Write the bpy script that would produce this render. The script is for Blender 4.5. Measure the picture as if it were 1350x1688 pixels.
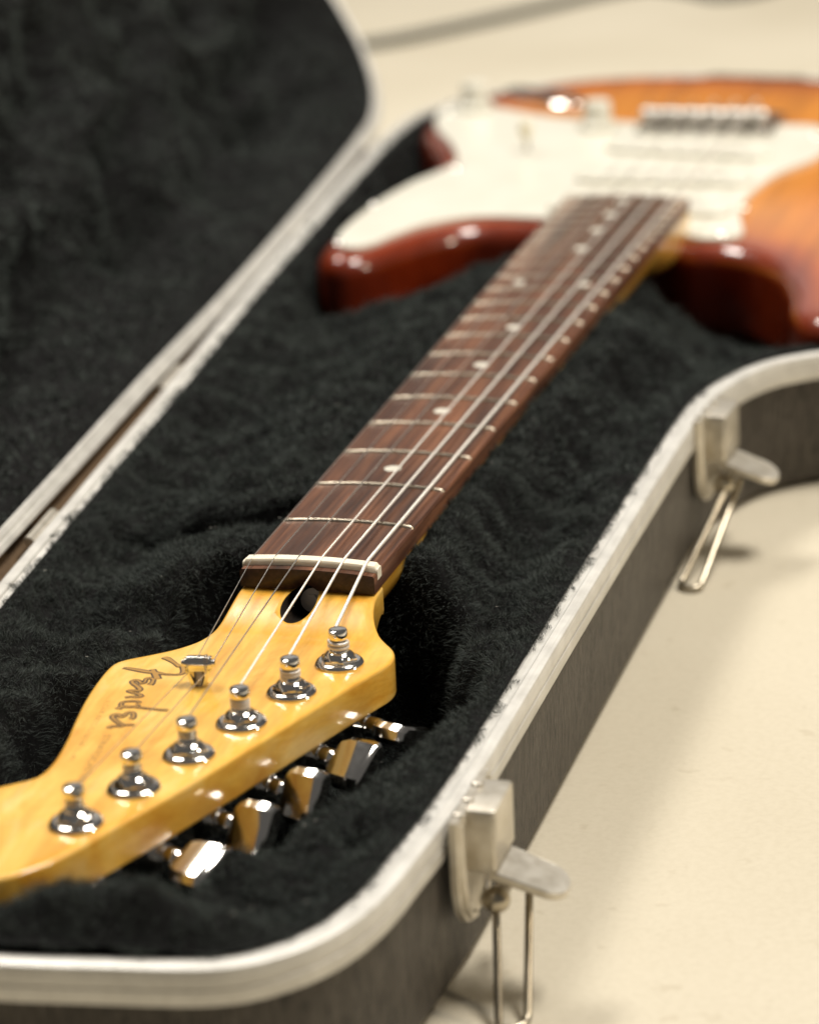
import bpy, bmesh, math, random
import numpy as np
from mathutils import Vector, Matrix
from mathutils.geometry import delaunay_2d_cdt

for o in list(bpy.data.objects):
    bpy.data.objects.remove(o)
scene = bpy.context.scene
COL = scene.collection
rng = np.random.default_rng(7)
random.seed(7)

# All dimensions below are millimetres in the guitar's own frame: y runs from the nut to the body,
# x towards the bass side, z up, z = 0 at the edge of the fingerboard. The floor is at z = -FLOOR.
FLOOR = 72.0
RIM = -18.0

def W(p):
    return Vector((p[0] / 1000, p[1] / 1000, (p[2] + FLOOR) / 1000))

# ------------------------------------------------------------------ camera
def camera():
    yaw, pitch, roll = math.radians(-16.69966), math.radians(19.83648), math.radians(-2.70890)
    f = np.array([math.sin(yaw) * math.cos(pitch), math.cos(yaw) * math.cos(pitch), -math.sin(pitch)])
    r = np.array([math.cos(yaw), -math.sin(yaw), 0.0])
    u = np.cross(r, f)
    c, s = math.cos(roll), math.sin(roll)
    r, u = c * r + s * u, -s * r + c * u
    m = Matrix(((r[0], u[0], -f[0], 0), (r[1], u[1], -f[1], 0), (r[2], u[2], -f[2], 0), (0, 0, 0, 1)))
    m.translation = W((259.073, -760.274, 305.191))
    cd = bpy.data.cameras.new('camera')
    cd.sensor_fit = 'VERTICAL'; cd.sensor_height = 36.0; cd.sensor_width = 28.8
    cd.lens = 4737.466 / 1688 * 36.0
    cd.clip_start = 0.02; cd.clip_end = 50
    cd.dof.use_dof = True
    cd.dof.focus_distance = 0.847
    cd.dof.aperture_fstop = cd.lens / 11.8
    co = bpy.data.objects.new('camera', cd)
    COL.objects.link(co); co.matrix_world = m
    scene.camera = co
camera()

# ------------------------------------------------------------------ light
world = bpy.data.worlds.new('World'); scene.world = world; world.use_nodes = True
bg = world.node_tree.nodes['Background']
bg.inputs['Color'].default_value = (1.0, 0.95, 0.88, 1); bg.inputs['Strength'].default_value = 0.095

def area(name, loc, target, sx, sy, power, col):
    l = bpy.data.lights.new(name, 'AREA'); l.shape = 'RECTANGLE'; l.size = sx; l.size_y = sy
    l.energy = power; l.color = col
    o = bpy.data.objects.new(name, l); COL.objects.link(o)
    o.location = loc
    o.rotation_euler = (Vector(target) - Vector(loc)).to_track_quat('-Z', 'Y').to_euler()
    return o
area('ceiling_lamp', (0.70, 0.50, 2.2), (0.1, 0.25, 0), 0.85, 0.55, 60, (1.0, 0.945, 0.86))
area('ceiling_lamp', (-1.15, 1.0, 2.3), (0, 0.35, 0), 0.9, 0.5, 48, (1.0, 0.95, 0.87))
area('wall_lamp', (-0.95, 3.3, 1.35), (-0.05, 0.2, 0), 1.7, 1.1, 2.0, (1.0, 0.96, 0.90))
area('wall_lamp', (2.2, 0.25, 1.45), (0.1, 0.1, 0), 0.25, 0.25, 16, (1.0, 0.86, 0.66))

scene.view_settings.view_transform = 'Standard'
scene.view_settings.look = 'None'
scene.view_settings.exposure = 0.06
scene.view_settings.gamma = 1.0
scene.view_settings.use_curve_mapping = False
scene.render.engine = 'CYCLES'
scene.cycles.use_denoising = True
scene.cycles.max_bounces = 8

# ------------------------------------------------------------------ materials
def new_mat(name):
    m = bpy.data.materials.new(name); m.use_nodes = True
    nt = m.node_tree
    return m, nt, nt.nodes['Principled BSDF']

def setp(b, **k):
    names = {'base': 'Base Color', 'rough': 'Roughness', 'metal': 'Metallic', 'spec': 'Specular IOR Level',
             'coat': 'Coat Weight', 'coatr': 'Coat Roughness', 'sheen': 'Sheen Weight', 'sheenr': 'Sheen Roughness',
             'sss': 'Subsurface Weight', 'aniso': 'Anisotropic'}
    for a, v in k.items():
        if a == 'base': v = tuple(v) + (1,)
        b.inputs[names[a]].default_value = v

def coords(nt, scale, kind='Object'):
    tc = nt.nodes.new('ShaderNodeTexCoord'); mp = nt.nodes.new('ShaderNodeMapping')
    mp.inputs['Scale'].default_value = scale
    nt.links.new(tc.outputs[kind], mp.inputs['Vector'])
    return mp.outputs['Vector']

def noise(nt, vec, scale=1.0, detail=4, rough=0.55, dist=0.0):
    n = nt.nodes.new('ShaderNodeTexNoise')
    n.inputs['Scale'].default_value = scale; n.inputs['Detail'].default_value = detail
    n.inputs['Roughness'].default_value = rough; n.inputs['Distortion'].default_value = dist
    nt.links.new(vec, n.inputs['Vector'])
    return n.outputs['Fac']

def ramp(nt, fac, stops):
    r = nt.nodes.new('ShaderNodeValToRGB')
    els = r.color_ramp.elements
    while len(els) < len(stops): els.new(0.5)
    for e, (p, c) in zip(els, stops):
        e.position = p; e.color = tuple(c) + (1,)
    nt.links.new(fac, r.inputs['Fac'])
    return r.outputs['Color']

def mix(nt, a, b, fac, mode='MIX'):
    m = nt.nodes.new('ShaderNodeMix'); m.data_type = 'RGBA'; m.blend_type = mode
    for sock, v in ((m.inputs[0], fac), (m.inputs[6], a), (m.inputs[7], b)):
        if hasattr(v, 'is_linked'): nt.links.new(v, sock)
        elif isinstance(v, (int, float)): sock.default_value = v
        else: sock.default_value = tuple(v) + (1,)
    return m.outputs[2]

def bump(nt, b, h, strength, dist):
    n = nt.nodes.new('ShaderNodeBump')
    n.inputs['Strength'].default_value = strength; n.inputs['Distance'].default_value = dist
    nt.links.new(h, n.inputs['Height']); nt.links.new(n.outputs['Normal'], b.inputs['Normal'])

def rough_from(nt, b, fac, lo, hi):
    r = nt.nodes.new('ShaderNodeMapRange')
    r.inputs['To Min'].default_value = lo; r.inputs['To Max'].default_value = hi
    nt.links.new(fac, r.inputs['Value']); nt.links.new(r.outputs['Result'], b.inputs['Roughness'])

MAT = {}
def build_materials():
    # lacquered amber maple: figure along the grain plus broad cloudy patches
    m, nt, b = new_mat('amber_maple')
    g = noise(nt, coords(nt, (150, 14, 150)), 1.0, 5, 0.6, 0.6)
    c1 = ramp(nt, g, [(0.30, (0.64, 0.27, 0.022)), (0.52, (0.80, 0.43, 0.055)), (0.75, (0.87, 0.55, 0.12))])
    fl = noise(nt, coords(nt, (60, 22, 60)), 1.0, 4, 0.6, 1.4)
    c2 = ramp(nt, fl, [(0.36, (0.70, 0.31, 0.020)), (0.54, (0.88, 0.54, 0.100)), (0.68, (0.93, 0.70, 0.27))])
    col = mix(nt, c1, c2, 0.5)
    hf = noise(nt, coords(nt, (900, 90, 900)), 1.0, 3, 0.5)
    col = mix(nt, col, ramp(nt, hf, [(0.38, (0.86, 0.82, 0.74)), (0.60, (1, 1, 1))]), 0.45, 'MULTIPLY')
    nt.links.new(col, b.inputs['Base Color'])
    setp(b, rough=0.33, coat=0.9, coatr=0.10)
    dents = noise(nt, coords(nt, (120, 120, 120)), 1.0, 2, 0.5)
    bump(nt, b, dents, 0.10, 0.0006)
    MAT['maple'] = m

    m, nt, b = new_mat('rosewood')
    g = noise(nt, coords(nt, (420, 14, 420)), 1.0, 6, 0.65, 0.5)
    col = ramp(nt, g, [(0.28, (0.026, 0.011, 0.006)), (0.46, (0.095, 0.039, 0.020)), (0.60, (0.165, 0.073, 0.036)), (0.78, (0.25, 0.122, 0.062))])
    big = noise(nt, coords(nt, (70, 9, 70)), 1.0, 3, 0.5, 0.8)
    col = mix(nt, col, ramp(nt, big, [(0.36, (0.42, 0.36, 0.36)), (0.64, (1.25, 1.1, 1.0))]), 0.8, 'MULTIPLY')
    nt.links.new(col, b.inputs['Base Color'])
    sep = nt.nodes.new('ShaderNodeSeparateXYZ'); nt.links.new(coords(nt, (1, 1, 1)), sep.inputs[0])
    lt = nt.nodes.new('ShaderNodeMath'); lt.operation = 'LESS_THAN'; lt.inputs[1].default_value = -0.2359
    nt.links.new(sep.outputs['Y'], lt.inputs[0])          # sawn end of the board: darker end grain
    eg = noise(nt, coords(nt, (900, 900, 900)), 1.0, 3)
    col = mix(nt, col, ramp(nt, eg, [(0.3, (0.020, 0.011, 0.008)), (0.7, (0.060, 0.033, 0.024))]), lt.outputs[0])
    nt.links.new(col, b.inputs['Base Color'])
    pores = noise(nt, coords(nt, (2600, 90, 2600)), 1.0, 2, 0.6)
    bump(nt, b, pores, 0.35, 0.00015)
    setp(b, rough=0.42, spec=0.45)
    MAT['rosewood'] = m

    # sunburst finish: the paint follows the distance to the body's edge
    m, nt, b = new_mat('sunburst_lacquer')
    at = nt.nodes.new('ShaderNodeAttribute'); at.attribute_name = 'edge_distance'
    nz = noise(nt, coords(nt, (14, 14, 14)), 1.0, 3, 0.5)
    add = nt.nodes.new('ShaderNodeMath'); add.operation = 'MULTIPLY_ADD'
    nt.links.new(nz, add.inputs[0]); add.inputs[1].default_value = 0.10
    nt.links.new(at.outputs['Fac'], add.inputs[2])
    col = ramp(nt, add.outputs[0], [(0.05, (0.145, 0.0155, 0.0024)), (0.14, (0.24, 0.033, 0.0035)), (0.24, (0.42, 0.085, 0.0055)),
                                    (0.40, (0.60, 0.180, 0.0090)), (0.80, (0.70, 0.255, 0.0160))])
    gr = noise(nt, coords(nt, (140, 8, 60)), 1.0, 5, 0.6, 0.5)
    col = mix(nt, col, ramp(nt, gr, [(0.35, (0.62, 0.55, 0.5)), (0.62, (1.08, 1.05, 1.0))]), 0.75, 'MULTIPLY')
    nt.links.new(col, b.inputs['Base Color'])
    setp(b, rough=0.35, spec=0.2, coat=1.0, coatr=0.035)
    MAT['burst'] = m

    m, nt, b = new_mat('aged_white_plastic')
    n = noise(nt, coords(nt, (40, 40, 40)), 1.0, 3)
    nt.links.new(ramp(nt, n, [(0.3, (0.68, 0.65, 0.55)), (0.7, (0.74, 0.72, 0.63))]), b.inputs['Base Color'])
    setp(b, rough=0.28, coat=0.3, coatr=0.1); MAT['white'] = m
    m, nt, b = new_mat('cream_plastic'); setp(b, base=(0.80, 0.73, 0.55), rough=0.35); MAT['cream'] = m
    m, nt, b = new_mat('bone')
    n = noise(nt, coords(nt, (300, 300, 300)), 1.0, 3)
    nt.links.new(ramp(nt, n, [(0.3, (0.78, 0.70, 0.54)), (0.7, (0.86, 0.80, 0.66))]), b.inputs['Base Color'])
    setp(b, rough=0.38, sss=0.08); b.inputs['Subsurface Radius'].default_value = (0.002, 0.0015, 0.001); MAT['bone'] = m
    m, nt, b = new_mat('pearl_dot'); setp(b, base=(0.60, 0.57, 0.49), rough=0.4); MAT['dot'] = m

    m, nt, b = new_mat('chrome')
    n = noise(nt, coords(nt, (500, 500, 500)), 1.0, 3)
    rough_from(nt, b, n, 0.05, 0.15)
    setp(b, base=(0.80, 0.78, 0.75), metal=1.0); MAT['chrome'] = m
    m, nt, b = new_mat('fret_nickel')
    n = noise(nt, coords(nt, (900, 900, 900)), 1.0, 2); rough_from(nt, b, n, 0.24, 0.36)
    setp(b, base=(0.38, 0.33, 0.26), metal=1.0); MAT['fret'] = m
    m, nt, b = new_mat('wound_string')
    wv = nt.nodes.new('ShaderNodeTexWave'); wv.wave_type = 'BANDS'; wv.bands_direction = 'Y'
    wv.inputs['Scale'].default_value = 900
    nt.links.new(coords(nt, (1, 1, 1)), wv.inputs['Vector'])
    bump(nt, b, wv.outputs['Fac'], 0.5, 0.0001)
    setp(b, base=(0.82, 0.77, 0.70), metal=0.6, rough=0.42); MAT['wound'] = m
    m, nt, b = new_mat('plain_string'); setp(b, base=(0.86, 0.83, 0.78), metal=1.0, rough=0.28); MAT['plain'] = m
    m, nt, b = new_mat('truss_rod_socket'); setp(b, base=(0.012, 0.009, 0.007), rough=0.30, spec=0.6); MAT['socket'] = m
    m, nt, b = new_mat('dark_steel'); setp(b, base=(0.50, 0.47, 0.43), metal=1.0, rough=0.42); MAT['steel'] = m

    # logo decal
    m, nt, b = new_mat('decal_gold'); setp(b, base=(0.40, 0.20, 0.020), rough=0.30, coat=0.8, coatr=0.1); MAT['gold'] = m
    m, nt, b = new_mat('decal_outline'); setp(b, base=(0.030, 0.012, 0.002), rough=0.35, coat=0.8, coatr=0.1); MAT['ink'] = m
    m, nt, b = new_mat('decal_faint_ink'); setp(b, base=(0.36, 0.19, 0.035), rough=0.35, coat=0.8, coatr=0.1); MAT['faint'] = m

    # case
    m, nt, b = new_mat('grained_case_shell')
    v = coords(nt, (950, 950, 105))
    g = noise(nt, v, 1.0, 8, 0.68, 1.1)
    col = ramp(nt, g, [(0.38, (0.010, 0.0085, 0.0065)), (0.46, (0.062, 0.053, 0.043)), (0.58, (0.098, 0.085, 0.070)), (0.74, (0.155, 0.137, 0.115))])
    big = noise(nt, coords(nt, (60, 60, 20)), 1.0, 3)
    col = mix(nt, col, ramp(nt, big, [(0.3, (0.80, 0.78, 0.76)), (0.7, (1.1, 1.1, 1.1))]), 0.8, 'MULTIPLY')
    nt.links.new(col, b.inputs['Base Color'])
    bump(nt, b, g, 1.0, 0.0011)
    setp(b, rough=0.50, spec=0.4); MAT['shell'] = m

    m, nt, b = new_mat('brushed_valance')
    n = noise(nt, coords(nt, (90, 90, 90)), 1.0, 5, 0.6)
    sc = noise(nt, coords(nt, (1200, 40, 1200)), 1.0, 3, 0.5)
    nt.links.new(mix(nt, ramp(nt, n, [(0.35, (0.58, 0.565, 0.53)), (0.65, (0.69, 0.675, 0.635))]),
                     ramp(nt, sc, [(0.35, (0.86, 0.85, 0.83)), (0.6, (1, 1, 1))]), 0.7, 'MULTIPLY'), b.inputs['Base Color'])
    rough_from(nt, b, n, 0.38, 0.55)
    setp(b, metal=0.35); bump(nt, b, sc, 0.15, 0.0002); MAT['valance'] = m

    m, nt, b = new_mat('worn_latch_plating')
    n = noise(nt, coords(nt, (160, 160, 160)), 1.0, 4, 0.6)
    nt.links.new(ramp(nt, n, [(0.32, (0.54, 0.49, 0.40)), (0.62, (0.68, 0.64, 0.56))]), b.inputs['Base Color'])
    rough_from(nt, b, n, 0.30, 0.46); setp(b, metal=0.75); MAT['latch'] = m
    m, nt, b = new_mat('brown_gap_fill')
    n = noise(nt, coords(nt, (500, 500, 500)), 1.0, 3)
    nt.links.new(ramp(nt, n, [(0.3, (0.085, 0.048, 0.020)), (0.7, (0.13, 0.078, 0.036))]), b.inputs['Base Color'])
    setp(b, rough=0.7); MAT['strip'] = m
    m, nt, b = new_mat('dull_wire_plating'); setp(b, base=(0.46, 0.41, 0.32), metal=1.0, rough=0.30); MAT['brass'] = m

    m, nt, b = new_mat('black_plush_backing'); setp(b, base=(0.006, 0.006, 0.006), rough=0.9, spec=0.1); MAT['backing'] = m
    m, nt, b = new_mat('black_plush_pile')
    n = noise(nt, coords(nt, (30, 30, 30)), 1.0, 3, 0.6)
    nt.links.new(ramp(nt, n, [(0.3, (0.035, 0.0425, 0.039)), (0.7, (0.057, 0.068, 0.061))]), b.inputs['Base Color'])
    setp(b, rough=0.8, spec=0.12, sheen=0.10, sheenr=0.5); MAT['pile'] = m

    m, nt, b = new_mat('pale_lint'); setp(b, base=(0.32, 0.31, 0.28), rough=0.9); MAT['lint'] = m
    m, nt, b = new_mat('cream_floor')
    n = noise(nt, coords(nt, (4, 4, 4)), 1.0, 4, 0.55, 0.4)
    f2 = noise(nt, coords(nt, (420, 420, 420)), 1.0, 4, 0.6)
    col = ramp(nt, n, [(0.3, (0.515, 0.462, 0.355)), (0.7, (0.590, 0.538, 0.428))])
    col = mix(nt, col, ramp(nt, f2, [(0.32, (0.90, 0.89, 0.87)), (0.6, (1, 1, 1))]), 0.6, 'MULTIPLY')
    sp = noise(nt, coords(nt, (90, 90, 90)), 1.0, 2, 0.5)
    col = mix(nt, col, ramp(nt, sp, [(0.26, (0.80, 0.77, 0.72)), (0.34, (1, 1, 1))]), 0.5, 'MULTIPLY')
    nt.links.new(col, b.inputs['Base Color'])
    rough_from(nt, b, f2, 0.42, 0.58)
    bump(nt, b, f2, 0.12, 0.0004); setp(b, spec=0.4); MAT['floor'] = m
    m, nt, b = new_mat('grey_cable_rubber'); setp(b, base=(0.10, 0.10, 0.085), rough=0.55); MAT['cable'] = m
build_materials()

# ------------------------------------------------------------------ helpers
WM = {}
def link(o, parent, world):
    COL.objects.link(o)
    WM[o.name] = world
    if parent is not None:
        o.parent = parent
        o.matrix_basis = WM[parent.name].inverted() @ world
    else:
        o.matrix_basis = world
    return o

def empty(name, at):
    o = bpy.data.objects.new(name, None); o.empty_display_size = 0.05
    return link(o, None, Matrix.Translation(W(at)))

def tag(o, label=None, cat=None, group=None, kind=None):
    if label: o['label'] = label
    if cat: o['category'] = cat
    if group: o['group'] = group
    if kind: o['kind'] = kind
    return o

def finish(me, mat, smooth=True, angle=38):
    me.update()
    if mat is not None:
        for q in (mat if isinstance(mat, (list, tuple)) else [mat]): me.materials.append(q)
    if smooth:
        me.polygons.foreach_set('use_smooth', np.ones(len(me.polygons), dtype=bool))
        me.set_sharp_from_angle(angle=math.radians(angle))
    return me

class MB:
    """collects vertices (mm) and faces of one piece"""
    def __init__(s): s.v = []; s.f = []
    def add(s, v, f):
        k = len(s.v); s.v += [tuple(map(float, p)) for p in v]; s.f += [tuple(i + k for i in q) for q in f]
        return s
    def box(s, x0, x1, y0, y1, z0, z1):
        v = [(x, y, z) for z in (z0, z1) for y in (y0, y1) for x in (x0, x1)]
        return s.add(v, [(0, 2, 3, 1), (4, 5, 7, 6), (0, 1, 5, 4), (1, 3, 7, 5), (3, 2, 6, 7), (2, 0, 4, 6)])
    def lathe(s, prof, n=24, c=(0, 0), phase=0.0, axis='z'):
        v = []; f = []
        for r, z in prof:
            for i in range(n):
                a = 2 * math.pi * i / n + phase
                p = (c[0] + r * math.cos(a), c[1] + r * math.sin(a), z)
                if axis == 'x': p = (z, r * math.cos(a) + c[0], r * math.sin(a) + c[1])
                if axis == 'y': p = (r * math.sin(a) + c[0], z, r * math.cos(a) + c[1])
                v.append(p)
        m = len(prof)
        for j in range(m - 1):
            for i in range(n):
                i2 = (i + 1) % n
                f.append((j * n + i, j * n + i2, (j + 1) * n + i2, (j + 1) * n + i))
        f.append(tuple(range(n - 1, -1, -1))); f.append(tuple((m - 1) * n + i for i in range(n)))
        return s.add(v, f)
    def tube(s, path, r, n=8, closed=False):
        P = [Vector(p) for p in path]; m = len(P)
        v = []; f = []
        t0 = (P[1] - P[0]).normalized()
        ref = Vector((0, 0, 1)) if abs(t0.z) < 0.9 else Vector((1, 0, 0))
        nx = t0.cross(ref).normalized()
        for i in range(m):
            if closed: t = (P[(i + 1) % m] - P[i - 1]).normalized()
            else: t = (P[min(i + 1, m - 1)] - P[max(i - 1, 0)]).normalized()
            nx = (nx - t * nx.dot(t)).normalized(); ny = t.cross(nx)
            rr = r[i] if isinstance(r, (list, tuple)) else r
            for k in range(n):
                a = 2 * math.pi * k / n
                v.append(P[i] + (nx * math.cos(a) + ny * math.sin(a)) * rr)
        for i in range(m if closed else m - 1):
            i2 = (i + 1) % m
            for k in range(n):
                k2 = (k + 1) % n
                f.append((i * n + k, i * n + k2, i2 * n + k2, i2 * n + k))
        if not closed:
            f.append(tuple(range(n - 1, -1, -1))); f.append(tuple((m - 1) * n + k for k in range(n)))
        return s.add(v, f)
    def rings(s, rings, cap0=True, cap1=True, closed=True):
        n = len(rings[0]); v = [p for r in rings for p in r]; f = []
        for j in range(len(rings) - 1):
            for i in range(n if closed else n - 1):
                i2 = (i + 1) % n
                f.append((j * n + i, j * n + i2, (j + 1) * n + i2, (j + 1) * n + i))
        if cap0: f.append(tuple(range(n - 1, -1, -1)))
        if cap1: f.append(tuple((len(rings) - 1) * n + i for i in range(n)))
        return s.add(v, f)
    def mesh(s, name, mat, origin=(0, 0, 0), fix=True, smooth=True, angle=38):
        me = bpy.data.meshes.new(name)
        o = np.array(origin, float)
        me.from_pydata([tuple((np.array(p) - o) / 1000) for p in s.v], [], s.f)
        if fix:
            bm = bmesh.new(); bm.from_mesh(me)
            bmesh.ops.recalc_face_normals(bm, faces=bm.faces); bm.to_mesh(me); bm.free()
        return finish(me, mat, smooth, angle)

def put(name, me, parent, at=(0, 0, 0), rot=None):
    """link a mesh at a point (mm, world frame of the guitar)"""
    o = bpy.data.objects.new(name, me)
    m = Matrix.Translation(W(at))
    if rot is not None: m = m @ rot
    return link(o, parent, m)

def part(name, mb, mat, parent, origin=(0, 0, 0), **k):
    return put(name, mb.mesh(name, mat, origin, **k), parent, origin)

def catmull(pts, step=2.0, closed=True):
    P = np.array(pts, float); n = len(P); out = []
    rngk = range(n) if closed else range(n - 1)
    for i in rngk:
        if closed: a, b, c, d = P[i - 1], P[i], P[(i + 1) % n], P[(i + 2) % n]
        else: a, b, c, d = P[max(i - 1, 0)], P[i], P[i + 1], P[min(i + 2, n - 1)]
        L = np.linalg.norm(c - b); k = max(1, int(round(L / step)))
        # centripetal tangents keep long straight runs straight next to short ones
        t1 = (c - a) / (np.linalg.norm(c - b) + np.linalg.norm(b - a) + 1e-9) * L
        t2 = (d - b) / (np.linalg.norm(d - c) + np.linalg.norm(c - b) + 1e-9) * L
        for j in range(k):
            t = j / k; t_2 = t * t; t_3 = t_2 * t
            out.append((2 * t_3 - 3 * t_2 + 1) * b + (t_3 - 2 * t_2 + t) * t1 + (-2 * t_3 + 3 * t_2) * c + (t_3 - t_2) * t2)
    if not closed: out.append(P[-1])
    return np.array(out)

def area2(P):
    x, y = P[:, 0], P[:, 1]
    return 0.5 * np.sum(x * np.roll(y, -1) - np.roll(x, -1) * y)

def ccw(P):
    return P if area2(P) > 0 else P[::-1].copy()

def normals2(P):
    """outward normals of a counter-clockwise outline, smoothed a little"""
    t = np.roll(P, -1, 0) - np.roll(P, 1, 0)
    n = np.stack([t[:, 1], -t[:, 0]], 1)
    return n / (np.linalg.norm(n, axis=1)[:, None] + 1e-9)

def inside(P, q):
    x, y = q[:, 0], q[:, 1]; r = np.zeros(len(q), bool)
    x0, y0 = P[:, 0], P[:, 1]; x1, y1 = np.roll(x0, -1), np.roll(y0, -1)
    for a, b, c, d in zip(x0, y0, x1, y1):
        cond = ((b > y) != (d > y))
        if d != b: r ^= cond & (x < (c - a) * (y - b) / (d - b) + a)
    return r

def dist2(P, q, closed=True):
    """distance of points q to outline P"""
    A = P; B = np.roll(P, -1, 0)
    if not closed: A = A[:-1]; B = B[:-1]
    best = np.full(len(q), 1e9)
    for a, b in zip(A, B):
        d = b - a; L = d @ d + 1e-12
        t = np.clip(((q - a) @ d) / L, 0, 1)
        e = q - (a + t[:, None] * d)
        best = np.minimum(best, np.einsum('ij,ij->i', e, e))
    return np.sqrt(best)

def fill(P, grid, jitter=0.0, margin=0.6):
    """triangulate the inside of an outline with interior grid points"""
    lo = P.min(0); hi = P.max(0)
    gx, gy = np.meshgrid(np.arange(lo[0], hi[0], grid), np.arange(lo[1], hi[1], grid))
    q = np.stack([gx.ravel(), gy.ravel()], 1)
    if jitter: q += rng.uniform(-jitter, jitter, q.shape)
    q = q[inside(P, q)]
    q = q[dist2(P, q) > grid * margin]
    n = len(P)
    allp = [Vector(p) for p in np.vstack([P, q])]
    v, e, f, *_ = delaunay_2d_cdt(allp, [(i, (i + 1) % n) for i in range(n)], [], 1, 1e-4)
    return np.array([(p.x, p.y) for p in v]), [tuple(t) for t in f]

def slab(P, ztop, zbot, bev=1.0, grid=4.0, profile=None, bev_bot=None, seg=3):
    """solid with outline P (ccw), top height function, rounded edges; returns MB and the number of rings"""
    P = ccw(P); N = normals2(P)
    bb = bev if bev_bot is None else bev_bot
    zt = (lambda q: np.full(len(q), float(ztop))) if not callable(ztop) else ztop
    mb = MB(); rings = []
    for k in range(seg + 1):
        a = math.pi / 2 * k / seg
        off = bb * (1 - math.sin(a)); q = P - N * off
        rings.append(np.c_[q, (zbot(q) if callable(zbot) else zbot) + bb * (1 - math.cos(a)) + np.zeros(len(q))])
    for k in range(seg + 1):
        a = math.pi / 2 * k / seg
        off = bev * (1 - math.cos(a)); q = P - N * off
        rings.append(np.c_[q, zt(q) - bev + bev * math.sin(a)])
    mb.rings(rings, cap0=True, cap1=False)
    top = rings[-1][:, :2]
    v, f = fill(top, grid)
    mb.add(np.c_[v, zt(v)], f)
    return mb

def weld(me, d=1e-5):
    bm = bmesh.new(); bm.from_mesh(me)
    bmesh.ops.remove_doubles(bm, verts=bm.verts, dist=d)
    bmesh.ops.recalc_face_normals(bm, faces=bm.faces)
    bm.to_mesh(me); bm.free()
    me.polygons.foreach_set('use_smooth', np.ones(len(me.polygons), dtype=bool))
    me.set_sharp_from_angle(angle=math.radians(40))

def smooth(a, b, x):
    t = np.clip((np.asarray(x, float) - a) / (b - a), 0, 1)
    return t * t * (3 - 2 * t)

class Waves:
    """smooth random field made of a few dozen plane waves"""
    def __init__(s, wl, n=24, seed=0):
        r = np.random.default_rng(seed)
        th = r.uniform(0, 2 * np.pi, n); k = 2 * np.pi / (wl * r.uniform(0.65, 1.6, n))
        s.kx, s.ky, s.ph = k * np.cos(th), k * np.sin(th), r.uniform(0, 2 * np.pi, n)
        s.n = n
    def __call__(s, x, y):
        out = np.zeros(np.shape(x))
        for a, b, c in zip(s.kx, s.ky, s.ph): out += np.sin(a * x + b * y + c)
        return out * math.sqrt(2.0 / s.n)

# ------------------------------------------------------------------ outlines (mm)
CASE = ccw(catmull([(-9, -216.5), (14, -213.5), (37, -210), (47.5, -205.8), (56.5, -198), (62.3, -190), (67, -179.5), (70.6, -164), (72.6, -142),
                    (74.2, -122), (75.4, -90), (75.6, -50), (75.8, 24), (76.2, 90), (76.8, 160), (77.6, 205), (79.4, 234), (84.6, 257), (94.5, 279),
                    (110, 293.5), (135, 306), (160, 324), (180, 352), (192, 395), (196, 450), (193, 540), (196, 620), (196, 690), (186, 745),
                    (160, 783), (110, 802), (40, 812), (-40, 816), (-70, 806), (-106, 792), (-134, 770), (-154, 742), (-165.5, 711), (-169.5, 680), (-168.5, 645),
                    (-165.5, 600), (-155.5, 480), (-142.5, 340), (-130.5, 228), (-120, 118), (-110, 16), (-102, -70), (-96, -140), (-91, -175),
                    (-82, -199), (-66, -213), (-44, -218)], 4.0))
BODY = ccw(catmull([(-29, 467), (-48, 466.5), (-70, 462), (-85, 447), (-95, 427), (-103, 411), (-111, 403), (-120, 402), (-127.5, 408), (-132.5, 423), (-134, 445), (-131.5, 490),
                    (-126, 535), (-123, 570), (-129, 607), (-144, 643), (-153.5, 670), (-153, 703), (-143, 738), (-124, 769), (-97, 793), (-62, 806),
                    (0, 808), (50, 798), (95, 780), (128, 750), (150, 712), (158, 668), (154, 625), (139, 585), (124, 550), (118, 520), (120, 480),
                    (128, 430), (132, 390), (129, 355), (119, 336), (106, 331), (95, 338), (88, 355), (83, 380), (75, 408), (62, 428), (46, 437.5), (29.5, 439)], 3.5))
GUARD = ccw(catmull([(-28.6, 467), (-31, 474), (-47, 475.5), (-74, 474), (-93, 458), (-102, 438), (-107, 422), (-112.5, 415), (-119, 416), (-124, 424), (-127.5, 442),
                     (-127, 490), (-121, 535), (-113, 563), (-111, 582), (-124, 620), (-141, 655), (-149, 685), (-149, 708), (-140, 716), (-124, 708),
                     (-100, 692), (-78, 682), (-50, 676), (-40, 674), (40, 674), (52, 673), (60, 663), (66, 625), (62, 600), (50, 570), (44.5, 535), (43.5, 505), (48, 478),
                     (52, 460), (50, 450), (44, 446.5), (33, 446.5), (28.6, 450)], 2.5))
HEAD = ccw(np.vstack([catmull([(-20.9, 2), (-21, -8), (-21.4, -18), (-22.2, -28), (-24, -36), (-28, -42.2), (-34, -47.8), (-40.6, -53.2), (-42.7, -57), (-42.5, -69),
                               (-41, -82), (-39, -93.3), (-36, -108), (-34.3, -119), (-33.9, -127), (-35, -132.5), (-38.5, -136), (-42.5, -139.5), (-47.5, -144.5),
                               (-51.5, -152), (-53, -162), (-51, -174), (-45, -184), (-36, -190), (-27, -191), (-20.8, -188.2), (-16.4, -184.4), (-12.4, -179),
                               (-8.6, -171)], 2.0, closed=False),
                      catmull([(-7.2, -167.5), (-1, -151), (6, -132.5), (13.6, -110), (21.5, -86), (29.4, -62), (34.2, -48.3), (36, -42.4), (35.8, -37.5), (34.2, -33), (31.4, -29.2),
                               (27.4, -24.2), (23.8, -17), (21.8, -9), (21, 2)], 2.0, closed=False)]))
HZ, HB = -11.0, -23.0
def head_top(q):
    return HZ + 5.0 * smooth(-30, -5, q[:, 1])

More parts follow.
